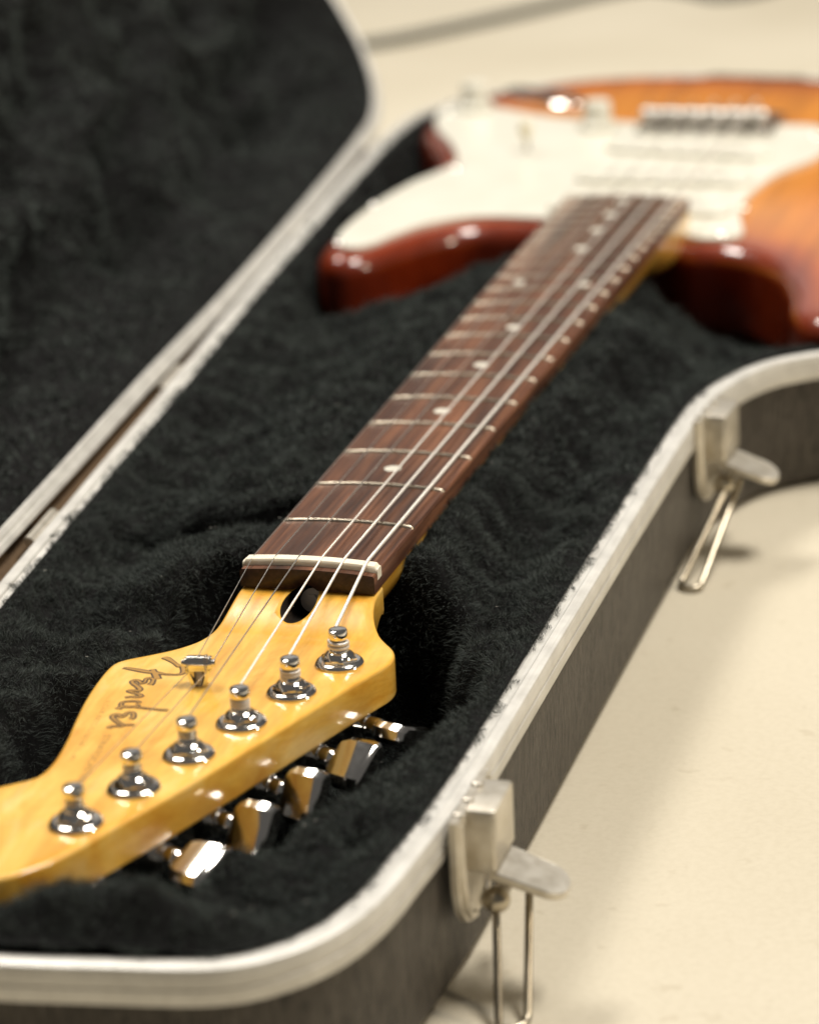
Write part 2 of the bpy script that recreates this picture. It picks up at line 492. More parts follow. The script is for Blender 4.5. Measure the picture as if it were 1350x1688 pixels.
def nw(y): return 42.0 + 13.5 * y / 462.0
SCALE = 648.0
def fy(n): return SCALE * (1 - 2 ** (-n / 12))
def crown(x): return (21.0 ** 2 - x * x) / (2 * 241.0)

# ------------------------------------------------------------------ floor
def build_floor():
    mb = MB().add([(-4000, -2500, -FLOOR), (4000, -2500, -FLOOR), (4000, 6500, -FLOOR), (-4000, 6500, -FLOOR)], [(0, 1, 2, 3)])
    o = part('floor', mb, MAT['floor'], None, (0, 0, -FLOOR))
    tag(o, 'smooth cream coloured floor under the open guitar case', kind='structure')
build_floor()

# ------------------------------------------------------------------ guitar case
HX = np.array([(-110.0 - 3.5), 16.0]); HDIR = np.array([-62.0, 674.0]); HDIR /= np.linalg.norm(HDIR)
OPEN = math.radians(130)
def lid_T(p):
    """closed-lid coordinates (mm) -> opened lid, turned about the hinge axis"""
    p = np.asarray(p, float)
    o = np.array([HX[0], HX[1], RIM - 2.0]); k = np.array([HDIR[0], HDIR[1], 0.0])
    d = p - o; a = -OPEN
    c, s = math.cos(a), math.sin(a)
    return o + d * c + np.cross(k, d) * s + np.outer(d @ k, k) * (1 - c)

case = empty('guitar_case', (0, 250, -FLOOR))
tag(case, 'open hard-shell guitar case with black plush lining and pale metal rim, lying on the floor', 'guitar case')

def rim_rings(P, N, prof):
    return [np.c_[P - N * a, np.full(len(P), z)] for a, z in prof]

def build_case():
    N = normals2(CASE)
    # lower shell: grained walls and bottom
    rings = [np.c_[CASE - N * (a), np.full(len(CASE), z)] for a, z in
             [(11.0, -FLOOR + 0.3), (6.5, -FLOOR + 0.8), (3.8, -FLOOR + 2.6), (2.6, -FLOOR + 5.5), (1.8, -45), (1.1, RIM - 9.0)]]
    inner = [np.c_[CASE - N * a, np.full(len(CASE), z)] for a, z in [(4.5, RIM - 9.0), (9.0, -FLOOR + 4.0)]]
    shell = part('shell', MB().rings(rings + inner, cap0=True, cap1=True), MAT['shell'], case, (0, 250, -FLOOR))
    prof = [(1.0, RIM - 10.2), (0.15, RIM - 10.0), (0, RIM - 9.6), (0, RIM - 6.0), (0.4, RIM - 5.7), (0.4, RIM - 5.4), (0, RIM - 5.1), (0, RIM - 1.0), (0.3, RIM - 0.3), (0.9, RIM),
            (3.6, RIM), (4.1, RIM - 0.3), (4.4, RIM - 1.0), (8.0, RIM - 1.2), (8.4, RIM - 1.8), (8.4, RIM - 8)]
    v = part('valance', MB().rings(rim_rings(CASE, N, prof), False, False), MAT['valance'], case, (0, 250, RIM), angle=30)
    tag(v, 'pale scuffed metal rim of the lower half')
    # lid: the same outline, turned up about the hinge
    lr = [np.c_[CASE - N * a, np.full(len(CASE), z)] for a, z in
          [(1.1, RIM + 11.0), (1.6, RIM + 28), (2.6, RIM + 50), (4.0, RIM + 54), (9, RIM + 56)]]
    li = [np.c_[CASE - N * a, np.full(len(CASE), z)] for a, z in [(6.0, RIM + 53), (4.5, RIM + 11.0)]]
    mb = MB().rings([lid_T(r) for r in lr], cap0=False, cap1=True)
    mb.rings([lid_T(r) for r in li], cap0=True, cap1=False)
    lid = part('lid', mb, MAT['shell'], case, (-140, 250, RIM))
    lp = [(1.0, RIM + 12.0), (0.15, RIM + 11.8), (0, RIM + 11.4), (0, RIM + 1.0), (0.3, RIM + 0.3), (0.9, RIM), (2.6, RIM), (3.0, RIM + 0.5), (3.4, RIM + 0.5), (3.8, RIM),
          (5.8, RIM), (6.3, RIM + 0.4), (6.3, RIM + 10)]
    lv = part('lid_valance', MB().rings([lid_T(r) for r in rim_rings(CASE, N, lp)], False, False), MAT['valance'], lid, (-140, 250, RIM), angle=30)
    tag(lv, 'pale metal rim of the raised lid')
    # plain brown strip that spans the gap behind the two rims
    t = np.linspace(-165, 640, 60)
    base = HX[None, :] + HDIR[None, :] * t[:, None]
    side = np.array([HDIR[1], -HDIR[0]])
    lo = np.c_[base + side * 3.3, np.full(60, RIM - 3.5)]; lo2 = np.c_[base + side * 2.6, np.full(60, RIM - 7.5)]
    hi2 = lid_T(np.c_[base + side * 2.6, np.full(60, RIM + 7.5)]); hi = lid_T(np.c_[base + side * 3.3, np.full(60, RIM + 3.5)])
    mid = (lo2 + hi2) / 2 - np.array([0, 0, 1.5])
    part('gap_strip', MB().rings([lo, lo2, mid, hi2, hi], False, False, closed=False), MAT['strip'], case, (HX[0], 250, RIM - 5), fix=False, angle=80)
    # hinges between the two valances
    for t in (70, 236, 470, 640):
        c = np.array([HX[0], HX[1], RIM - 2.0]) + np.array([HDIR[0], HDIR[1], 0]) * (t - 16)
        k = np.array([HDIR[0], HDIR[1], 0])
        hm = MB()
        path = [c + k * s for s in (-14, 14)]
        hm.tube(path, 1.7, 12)
        side = np.array([HDIR[1], -HDIR[0], 0])
        for sgn, up in ((1, -7.5),):
            a = c + side * 2.6
            q = [a - k * 14 + np.array([0, 0, 0.6]), a + k * 14 + np.array([0, 0, 0.6]), a + k * 14 + np.array([0, 0, up]), a - k * 14 + np.array([0, 0, up])]
            hm.rings([[p - side * 1.2 for p in q], [p for p in q]])
        h = part('hinge', hm, MAT['latch'], case, tuple(c))
build_case()

def build_latches():
    b = [(0, -10.0), (7.0, -10.0), (7.8, -9.2), (7.8, 9.2), (7.0, 10.0), (0, 10.0)]
    bl = np.array(b); block = MB()
    block.rings([np.c_[bl * (0.94, 0.95), np.full(6, -17.5)], np.c_[bl, np.full(6, -16.8)], np.c_[bl, np.full(6, -0.8)], np.c_[bl * (0.98, 0.97), np.full(6, -0.25)], np.c_[bl * (0.92, 0.92), np.full(6, 0.0)]])
    # small rolled ears where the block meets the rim
    for y in (-13.5, -4.5, 5.0): block.lathe([(1.5, -2.4), (1.8, 0.2), (1.4, 0.9), (0.5, 1.2)], 12, (-0.6, y))
    mblock = block.mesh('latch_body', MAT['latch'])
    plate = MB()
    out = [(-17, 0.6), (17, 0.6), (17, -18), (14.5, -26), (9, -31.5), (4, -33.5), (-4, -33.5), (-9, -31.5), (-14.5, -26), (-17, -18)]
    plate.rings([[(0, y, z) for y, z in out], [(1.8, y, z) for y, z in out], [(2.3, y * 0.97, z * 0.985) for y, z in out]])
    for sgn in (-1, 1):          # folded rib along each edge
        plate.tube([(2.0, sgn * 15.2, -0.6), (2.6, sgn * 15.2, -17), (2.6, sgn * 13, -24.5), (2.4, sgn * 8, -30), (2.2, sgn * 3, -31.8)], 1.2, 8)
    mplate = plate.mesh('latch_plate', MAT['latch'])
    lever = MB(); prof = []
    for a in np.linspace(-90, 90, 15):
        prof.append((13.5 + 6.0 * math.cos(math.radians(a)), 7.6 * math.sin(math.radians(a))))
    prof += [(2, 8.4), (-1, 8.4), (-1, -8.4), (2, -8.4)]
    prof = np.array(prof)
    def lz(q): return -0.006 * (q[:, 0] - 4) ** 2
    lever.rings([np.c_[prof * (0.985, 0.96), lz(prof) - 2.4], np.c_[prof, lz(prof) - 1.9], np.c_[prof, lz(prof) - 0.4], np.c_[prof * (0.985, 0.96), lz(prof)]])
    mlever = lever.mesh('lever', MAT['latch'])
    piv = MB().tube([(0, -11.0, 0), (0, 11.0, 0)], 2.2, 12)
    for sgn in (-1, 1):
        piv.lathe([(max(3.7 * math.cos(t), 0.05), sgn * 10.6 + 3.7 * math.sin(t)) for t in np.linspace(-1.5, 1.56, 12)], 18, (0, 0), 0, 'y')
    mpiv = piv.mesh('pivot', MAT['brass'])
    def bail(A, A2, B2, B, name='bail'):
        A, A2, B2, B = map(np.array, (A, A2, B2, B))
        c = (A2 + B2) / 2; h = (B2 - A2) / 2; d = (A2 - A) + (B2 - B); d /= np.linalg.norm(d); d[2] *= 0.15
        pts = [A + (A2 - A) * t for t in (0, 0.33, 0.66)]
        for a in np.linspace(0, math.pi, 11): pts.append(c - h * math.cos(a) + d * np.linalg.norm(h) * 1.1 * math.sin(a))
        pts += [B2 + (B - B2) * t for t in (0.33, 0.66, 1.0)]
        return MB().tube(catmull(pts, 1.2, closed=False), 1.1, 10)
    for i, (x, y, lab) in enumerate(((75.4, -108.0, 'latch near the headstock end'), (78.6, 221.0, 'latch at the flare of the case'))):
        rz = Matrix.Rotation(math.radians(0 if i == 0 else -5), 4, 'Z')
        top = RIM + 0.2
        p = put('latch', mplate, case, (x, y - 2, top), rz); tag(p, lab)
        put('latch_body', mblock, p, (x + 2.0, y, top + 0.3), rz)
        put('lever', mlever, p, (x + 8.4, y + 0.5, top - 18.0), rz @ Matrix.Rotation(math.radians(16), 4, 'Y'))
        put('pivot', mpiv, p, (x + 8.2, y + 5.5, top - 27.3), rz)
        if i == 0: bm = bail((83.2, -112.5, -47), (88.3, -133, -70), (95.0, -129.5, -70), (89.0, -99, -46))
        else: bm = bail((86.5, 212, -47), (76.5, 181, -70), (84.0, 178, -70), (90.5, 224, -46))
        part('bail', bm, MAT['brass'], p, (x + 8, y, -50))
build_latches()

# ------------------------------------------------------------------ plush lining
wA, wB, wC, wD = Waves(38, 24, 1), Waves(15, 30, 2), Waves(6, 30, 3), Waves(60, 20, 4)
NECK = np.array([(0, -10.0), (0, 470.0)])
def plush_edge(x, y):
    return 6.2 + 0.7 * wB(x, y) + 0.8 * wC(x, y)

def seam(x, y):
    yc = 72 - 0.03 * x + 0.4 * wA(x, y * 0)
    return np.exp(-((y - yc) / 3.0) ** 2) * smooth(-97, -90, x) * smooth(-12, -24, x), yc

def plush_height(x, y, d=None, fine=True):
    q = np.stack([x, y], 1)
    if d is None: d = dist2(CASE, q)
    z = RIM - 0.2 - 5.0 * smooth(9, 30, d) + 17 * smooth(28, 48, d) * smooth(95, 30, np.abs(x)) * smooth(-6, 24, y) + 2.0 * smooth(34, 70, d) + 1.5 * smooth(34, 24, np.abs(x))
    # headstock well
    dh = np.where(inside(HEAD, q), -1.0, 1.0) * dist2(HEAD[::2], q)
    fr = smooth(-170, -187, y)
    well = -66 + (66 + z) * smooth(13 - 12 * fr, 27 - 17 * fr, dh)
    k = smooth(50, 2, y)
    z = z * (1 - k) + np.minimum(well, z) * k + 9.0 * smooth(-176, -191, y) * smooth(8, 20, d)
    # body compartment, with a long slope down from the neck cushion
    db = np.where(inside(BODY, q), -1.0, 1.0) * dist2(BODY[::2], q)
    z = np.minimum(z, -58 + (60 + z) * smooth(2, 92, db) + 42 * smooth(30, 9, d))
    # slit between the neck cushion and the front cushion, treble side only
    slit, yc = seam(x, y)
    z = z - 16 * slit - 6.5 * smooth(yc + 1, yc - 2, y) * smooth(yc - 48, yc - 8, y) * smooth(-12, -24, x) * smooth(-101, -90, x)
    amp = smooth(6, 20, d)
    z = z + amp * (1.5 * wA(x * 0.7, y * 1.25) + 0.8 * wB(x, y)) + (0.35 * wC(x, y) * amp if fine else 0)
    # the neck presses the cushion down to just below the fingerboard
    press = smooth(42, 27, np.abs(x)) * smooth(-4, 4, y)
    z = z * (1 - press) + np.minimum(z, -6.2) * press
    return z

def lid_height(x, y, d):
    z = RIM + 0.6 + 38 * smooth(6, 46, d)
    z = z + smooth(10, 40, d) * (5.0 * wD(x * 1.6, y * 0.55) + 3.4 * wA(x, y * 0.6) + 1.2 * wB(x, y))
    return np.minimum(z, RIM + 51.0)

def strands(root, normal, length, width, lean, curl, seed, clump=None):
    """ribbons of three joints and a tip; returns verts and polygons as arrays"""
    r = np.random.default_rng(seed); n = len(root)
    d0 = normal + lean
    d0 /= np.linalg.norm(d0, axis=1)[:, None]
    a = r.normal(size=(n, 3)); a -= d0 * np.einsum('ij,ij->i', a, d0)[:, None]; a /= np.linalg.norm(a, axis=1)[:, None]
    side = np.cross(d0, a)
    L = length[:, None]; cu = curl[:, None]
    p0 = root
    p1 = p0 + d0 * L * 0.38
    p2 = p1 + (d0 * 0.80 + a * cu * 0.8) * L * 0.36
    p3 = p2 + (d0 * 0.35 + a * cu * 1.0 + side * cu * 0.6) * L * 0.34
    w = width[:, None] * side
    V = np.stack([p0 - w, p0 + w, p1 - w * 0.95, p1 + w * 0.95, p2 - w * 0.75, p2 + w * 0.75, p3], 1)
    base = (np.arange(n) * 7)[:, None]
    quads = np.concatenate([base + np.array([[0, 1, 3, 2]]), base + np.array([[2, 3, 5, 4]])], 0)
    tris = base + np.array([[4, 5, 6]])
    return V.reshape(-1, 3), quads, tris

def raw_mesh(name, V, quads, tris, mat):
    me = bpy.data.meshes.new(name)
    me.vertices.add(len(V)); me.vertices.foreach_set('co', (V / 1000).astype(np.float32).ravel())
    nq, ntr = len(quads), len(tris)
    loops = np.concatenate([quads.ravel(), tris.ravel()]).astype(np.int32)
    me.loops.add(len(loops)); me.loops.foreach_set('vertex_index', loops)
    me.polygons.add(nq + ntr)
    starts = np.concatenate([np.arange(nq) * 4, nq * 4 + np.arange(ntr) * 3]).astype(np.int32)
    me.polygons.foreach_set('loop_start', starts)
    me.update(calc_edges=True)
    me.materials.append(mat)
    me.polygons.foreach_set('use_smooth', np.ones(nq + ntr, dtype=bool))
    return me

def grad(fun, x, y, e=0.8):
    return (fun(x + e, y) - fun(x - e, y)) / (2 * e), (fun(x, y + e) - fun(x, y - e)) / (2 * e)

def height_table(fun, step):
    """sample a height function on a grid once and interpolate from it"""
    lo = CASE.min(0) - 10; hi = CASE.max(0) + 10
    gx = np.arange(lo[0], hi[0], step); gy = np.arange(lo[1], hi[1], step)
    X, Y = np.meshgrid(gx, gy); Z = fun(X.ravel(), Y.ravel()).reshape(X.shape)
    def f(x, y):
        u = np.clip((x - lo[0]) / step, 0, len(gx) - 1.001); v = np.clip((y - lo[1]) / step, 0, len(gy) - 1.001)
        i = u.astype(int); j = v.astype(int); a = u - i; b = v - j
        return (Z[j, i] * (1 - a) * (1 - b) + Z[j, i + 1] * a * (1 - b) + Z[j + 1, i] * (1 - a) * b + Z[j + 1, i + 1] * a * b)
    return f

def build_plush():
    N = normals2(CASE)
    dtab = height_table(lambda x, y: dist2(CASE, np.stack([x, y], 1)), 2.0)
    ptab = height_table(lambda x, y: plush_height(x, y, dtab(x, y)), 1.5)
    # backing cloth of the lower half
    edge = CASE - N * 7.4
    v, f = fill(edge, 3.0)
    z = ptab(v[:, 0], v[:, 1])
    mb = MB().add(np.c_[v, z], f)
    lining = part('plush_lining', mb, MAT['backing'], case, (0, 250, -50))
    tag(lining, 'black plush lining of the lower half')
    # pile, denser where the photograph looks closest
    def sample(n, y0, y1):
        q = np.stack([rng.uniform(-180, 200, n), rng.uniform(y0, y1, n)], 1)
        q = q[inside(CASE, q)]
        d = dtab(q[:, 0], q[:, 1])
        q = q[d > plush_edge(q[:, 0], q[:, 1])]
        keep = ~inside(BODY, q) & (seam(q[:, 0], q[:, 1])[0] < 0.25)
        return q[keep]
    groups = [(sample(700000, -216, 130), 0.052, 3.6), (sample(150000, 130, 420), 0.12, 4.2), (sample(24000, 420, 815), 0.30, 7.0)]
    Vs, Qs, Ts = [], [], []; k = 0
    for gi, (q, w, L) in enumerate(groups):
        x, y = q[:, 0], q[:, 1]; n = len(q)
        gx, gy = grad(ptab, x, y)
        nr = np.stack([-gx, -gy, np.ones(n)], 1); nr /= np.linalg.norm(nr, axis=1)[:, None]
        lean = np.stack([0.55 * wB(x, y) + 0.30 * wC(y, x), 0.55 * wB(y + 50, x) + 0.30 * wC(x + 31, y), np.zeros(n)], 1) + rng.normal(size=(n, 3)) * 0.34
        lean[:, 2] *= 0.3
        tuft = 0.85 + 0.18 * wC(x + 90, y) + 0.12 * wB(x, y + 70)
        ln = L * np.clip(tuft, 0.35, 1.5) * rng.uniform(0.65, 1.2, n)
        # short at the glued edge
        d = dtab(x, y)
        ln *= 0.5 + 0.5 * smooth(7, 15, d)
        root = np.stack([x, y, ptab(x, y) - 0.3], 1)
        V, Q, T = strands(root, nr, ln, np.full(n, w) * rng.uniform(0.7, 1.3, n), lean, rng.uniform(0.15, 0.9, n), 11 + gi)
        Vs.append(V); Qs.append(Q + k); Ts.append(T + k); k += len(V)
    V = np.vstack(Vs) - np.array([0, 250, -50])
    me = raw_mesh('plush_pile', V, np.vstack(Qs), np.vstack(Ts), MAT['pile'])
    o = put('plush_pile', me, lining, (0, 250, -50)); tag(o, kind='stuff')

    # stray lint caught on the pile
    lint = MB(); r = np.random.default_rng(5)
    for k in range(46):
        x, y = r.uniform(-95, 70), r.uniform(-195, 230)
        qq = np.array([[x, y]])
        if dist2(CASE, qq)[0] < 14 or inside(HEAD, qq)[0]: continue
        z = float(ptab(qq[:, 0], qq[:, 1])[0]) + 3.2
        d = r.normal(size=3); d[2] *= 0.2; d /= np.linalg.norm(d); L = r.uniform(0.3, 1.3)
        e = r.normal(size=3) * 0.3
        lint.tube([(x, y, z), (x + d[0] * L * 0.5 + e[0] * L, y + d[1] * L * 0.5 + e[1] * L, z + 0.2), (x + d[0] * L, y + d[1] * L, z)], 0.09, 4)
    tag(part('lint', lint, MAT['lint'], lining, (0, 0, -20)), kind='stuff')

    # lid lining
    ltab = height_table(lambda x, y: lid_height(x, y, dtab(x, y)), 2.0)
    edge = CASE - N * (6.1 + 0.3 * wB(CASE[:, 0], CASE[:, 1]))[:, None]
    v, f = fill(edge, 5.0)
    z = ltab(v[:, 0], v[:, 1])
    mb = MB().add(lid_T(np.c_[v, z]), [t[::-1] for t in f])
    lid = bpy.data.objects['lid']
    ll = part('lid_lining', mb, MAT['backing'], lid, (-140, 250, RIM))
    tag(ll, 'black plush lining of the raised lid')
    q = np.stack([rng.uniform(-180, 200, 150000), rng.uniform(-216, 815, 150000)], 1)
    q = q[inside(CASE, q)]; q = q[dtab(q[:, 0], q[:, 1]) > 7.0]
    x, y = q[:, 0], q[:, 1]; n = len(q)
    gx, gy = grad(ltab, x, y)
    nr = np.stack([gx, gy, -np.ones(n)], 1); nr /= np.linalg.norm(nr, axis=1)[:, None]
    lean = np.stack([0.7 * wA(x, y) + 0.4 * wB(y, x), 0.7 * wA(y, x) + 0.4 * wB(x, y), np.zeros(n)], 1) + rng.normal(size=(n, 3)) * 0.3
    root = np.stack([x, y, ltab(x, y) + 0.3], 1)
    ln = 4.8 * np.clip(0.85 + 0.15 * wB(x + 9, y), 0.4, 1.4) * rng.uniform(0.7, 1.2, n) * (0.4 + 0.6 * smooth(8, 20, dtab(x, y)))
    V, Q, T = strands(root, nr, ln, np.full(n, 0.24) * rng.uniform(0.7, 1.3, n), lean, rng.uniform(0.2, 0.9, n), 31)
    V = lid_T(V) - np.array([-140, 250, RIM])
    me = raw_mesh('lid_pile', V, Q, T, MAT['pile'])
    tag(put('plush_pile', me, ll, (-140, 250, RIM)), kind='stuff')
build_plush()

# ------------------------------------------------------------------ electric guitar
guitar = empty('electric_guitar', (0, 600, -61))
tag(guitar, 'sunburst electric guitar with white pickguard and maple headstock, lying in the open case', 'guitar')

BT = -16.0
def build_body():
    mb = slab(BODY, BT, -60.0, bev=9.5, grid=7.0, seg=7, bev_bot=9.5)
    o = (0, 600, -61)
    me = mb.mesh('body', MAT['burst'], o)
    weld(me)
    co = np.empty(len(me.vertices) * 3, np.float32); me.vertices.foreach_get('co', co)
    co = co.reshape(-1, 3) * 1000 + np.array(o)
    d = dist2(BODY, co[:, :2])
    # the burst creeps down the sides
    d = np.where(co[:, 2] < BT - 9.0, 0, d)
    at = me.attributes.new('edge_distance', 'FLOAT', 'POINT')
    at.data.foreach_set('value', np.clip(d / 90.0, 0, 1).astype(np.float32))
    put('body', me, guitar, o)
    # pickguard
    part('pickguard', slab(GUARD, BT + 2.2, BT - 0.5, bev=0.8, grid=12, seg=2, bev_bot=0.1), MAT['white'], guitar, (-40, 560, BT))
    gz = BT + 2.2
    scr = MB().lathe([(1.9, -0.2), (1.9, 0.2), (1.3, 0.75), (0.3, 0.9)], 10).mesh('pickguard_screw', MAT['chrome'])
    P = bpy.data.objects['pickguard']
    for x, y in ((-122, 420), (-126, 490), (-106, 565), (-143, 690), (-60, 663), (56, 650), (46, 500), (44, 453), (-36, 470)):
        put('pickguard_screw', scr, P, (x, y, gz))
    # pickups
    def cover():
        pts = []
        for sx in (1, -1):
            for a in np.linspace(-90, 90, 9):
                t = math.radians(a + (0 if sx > 0 else 180))
                pts.append((sx * 33.5 + 8.8 * math.cos(t), 8.8 * math.sin(t)))
        return slab(np.array(pts), 3.2, -0.4, bev=1.2, grid=8, seg=3, bev_bot=0.1).mesh('pickup', MAT['white'])
    mc = cover()
    pole = MB().lathe([(2.4, -1), (2.4, 0.4), (2.0, 0.8)], 12).mesh('pole_piece', MAT['steel'])
    for y, rot in ((488, 0), (546, 0), (606, -10)):
        rz = Matrix.Rotation(math.radians(rot), 4, 'Z')
        pk = put('pickup', mc, guitar, (0, y, gz), rz)
        for i in range(6):
            u = rz @ Vector(((i - 2.5) * 10.4, 0, 0))
            put('pole_piece', pole, pk, (u.x, y + u.y, gz + 3.2))
    # knobs, a five-way switch, the jack plate
    knob = MB().lathe([(9.6, 0.2), (9.8, 1.0), (9.4, 3.2), (7.8, 4.2), (7.2, 6.0), (6.9, 13.5), (6.4, 14.6), (5.2, 15.0)], 32).mesh('control_knob', MAT['white'])
    for x, y in ((-56, 656), (-131, 697)):
        put('control_knob', knob, guitar, (x, y, gz))
    swo = part('pickup_selector', MB().tube([(-80, 604, gz - 0.5), (-80.5, 602.5, gz + 7)], 1.1, 8), MAT['steel'], guitar, (-80, 604, gz))
    put('switch_tip', MB().lathe([(1.4, 0), (3.0, 2.0), (3.3, 6.0), (2.6, 8.5), (1.2, 9.3)], 14).mesh('switch_tip', MAT['cream']), swo, (-80.5, 602.5, gz + 6.5))
    jp = []
    for a in np.linspace(0, 2 * math.pi, 36, endpoint=False):
        jp.append((31 * math.cos(a) * (1 - 0.06 * math.cos(a)), 12.5 * math.sin(a)))
    rz = Matrix.Rotation(math.radians(-38), 4, 'Z')
    P2 = ccw(np.array(jp)); n2 = normals2(P2)
    jm = MB().rings([np.c_[P2 - n2 * a, np.full(len(P2), z)] for a, z in [(0, 0), (0, 1.2), (0.8, 2.0), (3.2, 2.6), (4.6, 2.2), (6.2, -1.5), (8.0, -4.0)]])
    jo = put('jack_plate', jm.mesh('jack_plate', MAT['chrome']), guitar, (-102, 738, BT - 0.2), rz)
    put('jack_socket', MB().lathe([(5.5, -3.5), (5.5, 0.5), (4.4, 1.2), (3.2, 1.2), (3.0, -2)], 20).mesh('jack_socket', MAT['chrome']), jo, (-102, 738, BT - 0.2), rz)
    # bridge
    bp = slab(np.array([(-34, 645), (34, 645), (35, 646), (35, 690), (34, 691), (-34, 691), (-35, 690), (-35, 646)], float), BT + 4.6, BT + 1.0, bev=0.6, grid=20, seg=2)
    br = part('bridge', bp, MAT['chrome'], guitar, (0, 668, BT))
    sad = MB()
    sad.box(-4.9, 4.9, -2.2, 17, 0, 5.2)
    sad.lathe([(4.2, -4.8), (4.6, -4.2), (4.6, 4.2), (4.2, 4.8)], 14, (0, 5.4), 0, 'x')
    ms = sad.mesh('saddle', MAT['steel'])
    for i in range(6):
        put('saddle', ms, br, ((i - 2.5) * 10.7, 652, BT + 5.0))
    bs = MB().lathe([(3.2, 0), (3.2, 1.6), (2.4, 2.6), (0.5, 3.0)], 12).mesh('bridge_screw', MAT['chrome'])
    for i in range(6):
        put('bridge_screw', bs, br, ((i - 2.5) * 11.2, 649 - 2, BT + 4.6))
build_body()

def build_neck():
    # shaft: C-shaped section under the fingerboard, squared at the heel
    rings = []
    ys = np.concatenate([np.linspace(-4, 20, 7), np.linspace(40, 395, 18), np.linspace(405, 440, 8), [462]])
    for y in ys:
        w = nw(max(y, 0)) / 2 - 0.15; dep = 15.5 + 2.2 * max(y, 0) / 400
        heel = float(smooth(395, 440, y)); dep2 = dep * (1 - heel) + 19.5 * heel
        ex = 2.2 + 5.0 * heel
        r = []
        for a in np.linspace(0, math.pi, 19):
            c, s = math.cos(a), math.sin(a)
            r.append((w * math.copysign(abs(c) ** (2 / ex), c), y, -5.5 - dep2 * abs(s) ** (2 / ex)))
        rings.append(r)
    nk = part('neck', MB().rings(rings), [MAT['maple'], MAT['socket']], guitar, (0, 230, -15))

    # headstock with the scooped shoulder and the truss rod hole
    me = slab(HEAD, head_top, lambda q: HB + 8.5 * smooth(-26, 1, q[:, 1]), bev=1.1, grid=2.5, seg=4).mesh('headstock', [MAT['maple'], MAT['socket']], (0, -90, HZ))
    weld(me)
    hs = put('headstock', me, guitar, (0, -90, HZ))
    # fingerboard
    rings = []
    for y in [-6.0, -5.9] + list(np.linspace(-4, 462, 40)):
        w = nw(y) / 2; r = [(-w, y, -5.5), (-w, y, -0.6)]
        for x in np.linspace(-w + 0.5, w - 0.5, 13): r.append((x, y, crown(x) - (0.0 if y > -5.95 else 0.3)))
        r += [(w, y, -0.6), (w, y, -5.5)]
        rings.append(r)
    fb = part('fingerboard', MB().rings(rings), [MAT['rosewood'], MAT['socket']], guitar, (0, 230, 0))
    # drill the adjuster hole through both
    ax = Vector((0, 1.0, -0.30)).normalized()
    cut = MB(); c0 = Vector((-0.6, -12, -7.4))
    cut.tube([c0 - ax * 26, c0 + ax * 20], 5.1, 32)
    cme = cut.mesh('cutter', MAT['socket'])
    co = bpy.data.objects.new('cutter', cme); COL.objects.link(co); co.matrix_world = Matrix.Translation(W((0, 0, 0)))
    for ob in (hs, fb, nk):
        md = ob.modifiers.new('b', 'BOOLEAN'); md.object = co; md.operation = 'DIFFERENCE'; md.solver = 'EXACT'
        try: md.material_mode = 'TRANSFER'
        except Exception: pass
    bpy.context.view_layer.update()
    dg = bpy.context.evaluated_depsgraph_get()
    for ob in (hs, fb, nk):
        new = bpy.data.meshes.new_from_object(ob.evaluated_get(dg)); old = ob.data
        ob.modifiers.clear(); ob.data = new; new.name = ob.name
        mw = WM[ob.name]
        for pol in new.polygons:      # the drilled wall gets the dark socket material
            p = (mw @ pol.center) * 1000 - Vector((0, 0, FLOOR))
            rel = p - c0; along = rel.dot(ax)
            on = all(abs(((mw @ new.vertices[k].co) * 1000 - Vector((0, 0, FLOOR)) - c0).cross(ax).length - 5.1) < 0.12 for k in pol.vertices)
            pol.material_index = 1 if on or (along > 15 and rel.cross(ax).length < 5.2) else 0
    bpy.data.objects.remove(co)
    tr = MB().tube([c0 + ax * 12, c0 + ax * 19], 3.6, 20)
    tr.tube([c0 + ax * 11.2, c0 + ax * 12.2], 2.0, 6)
    part('truss_rod_nut', tr, MAT['steel'], guitar, tuple(c0 + ax * 15))

    # frets
    for n in range(1, 22):
        y = fy(n); w = nw(y) / 2 - 0.25; rings = []
        xs = np.concatenate([[-w], np.linspace(-w + 1.0, w - 1.0, 9), [w]])
        for i, x in enumerate(xs):
            k = 0.35 if i in (0, 10) else 1.0
            z = crown(x) - 0.15
            rings.append([(x, y - 1.0, z), (x, y - 0.65, z + 0.75 * k), (x, y, z + 1.05 * k), (x, y + 0.65, z + 0.75 * k), (x, y + 1.0, z)])
        part('fret', MB().rings(rings), MAT['fret'], fb, (0, y, 0), angle=60)
    dot = MB().lathe([(2.9, -0.6), (2.9, 0.05), (2.7, 0.08)], 24).mesh('position_dot', MAT['dot'])
    for n in (3, 5, 7, 9, 15, 17, 19, 21):
        put('position_dot', dot, fb, (0, (fy(n) + fy(n - 1)) / 2, crown(0)))
    for x in (-13, 13):
        put('position_dot', dot, fb, (x, (fy(12) + fy(11)) / 2, crown(x)))
    # nut
    rings = []
    for x in np.concatenate([[-21.1, -20.7], np.linspace(-20, 20, 21), [20.7, 21.1]]):
        k = 1.0 if abs(x) < 20.6 else 0.55; z = crown(x)
        hh = 1.9 * k + 0.2
        rings.append([(x, -2.9, z - 2.2), (x, -2.9, z + hh - 0.9), (x, -2.4, z + hh - 0.2), (x, -1.4, z + hh), (x, 0.8, z + hh - 0.1), (x, 1.2, z + hh - 0.6), (x, 1.2, z - 2.2)])
    part('nut', MB().rings(rings), MAT['bone'], guitar, (0, 0, 1))
build_neck()

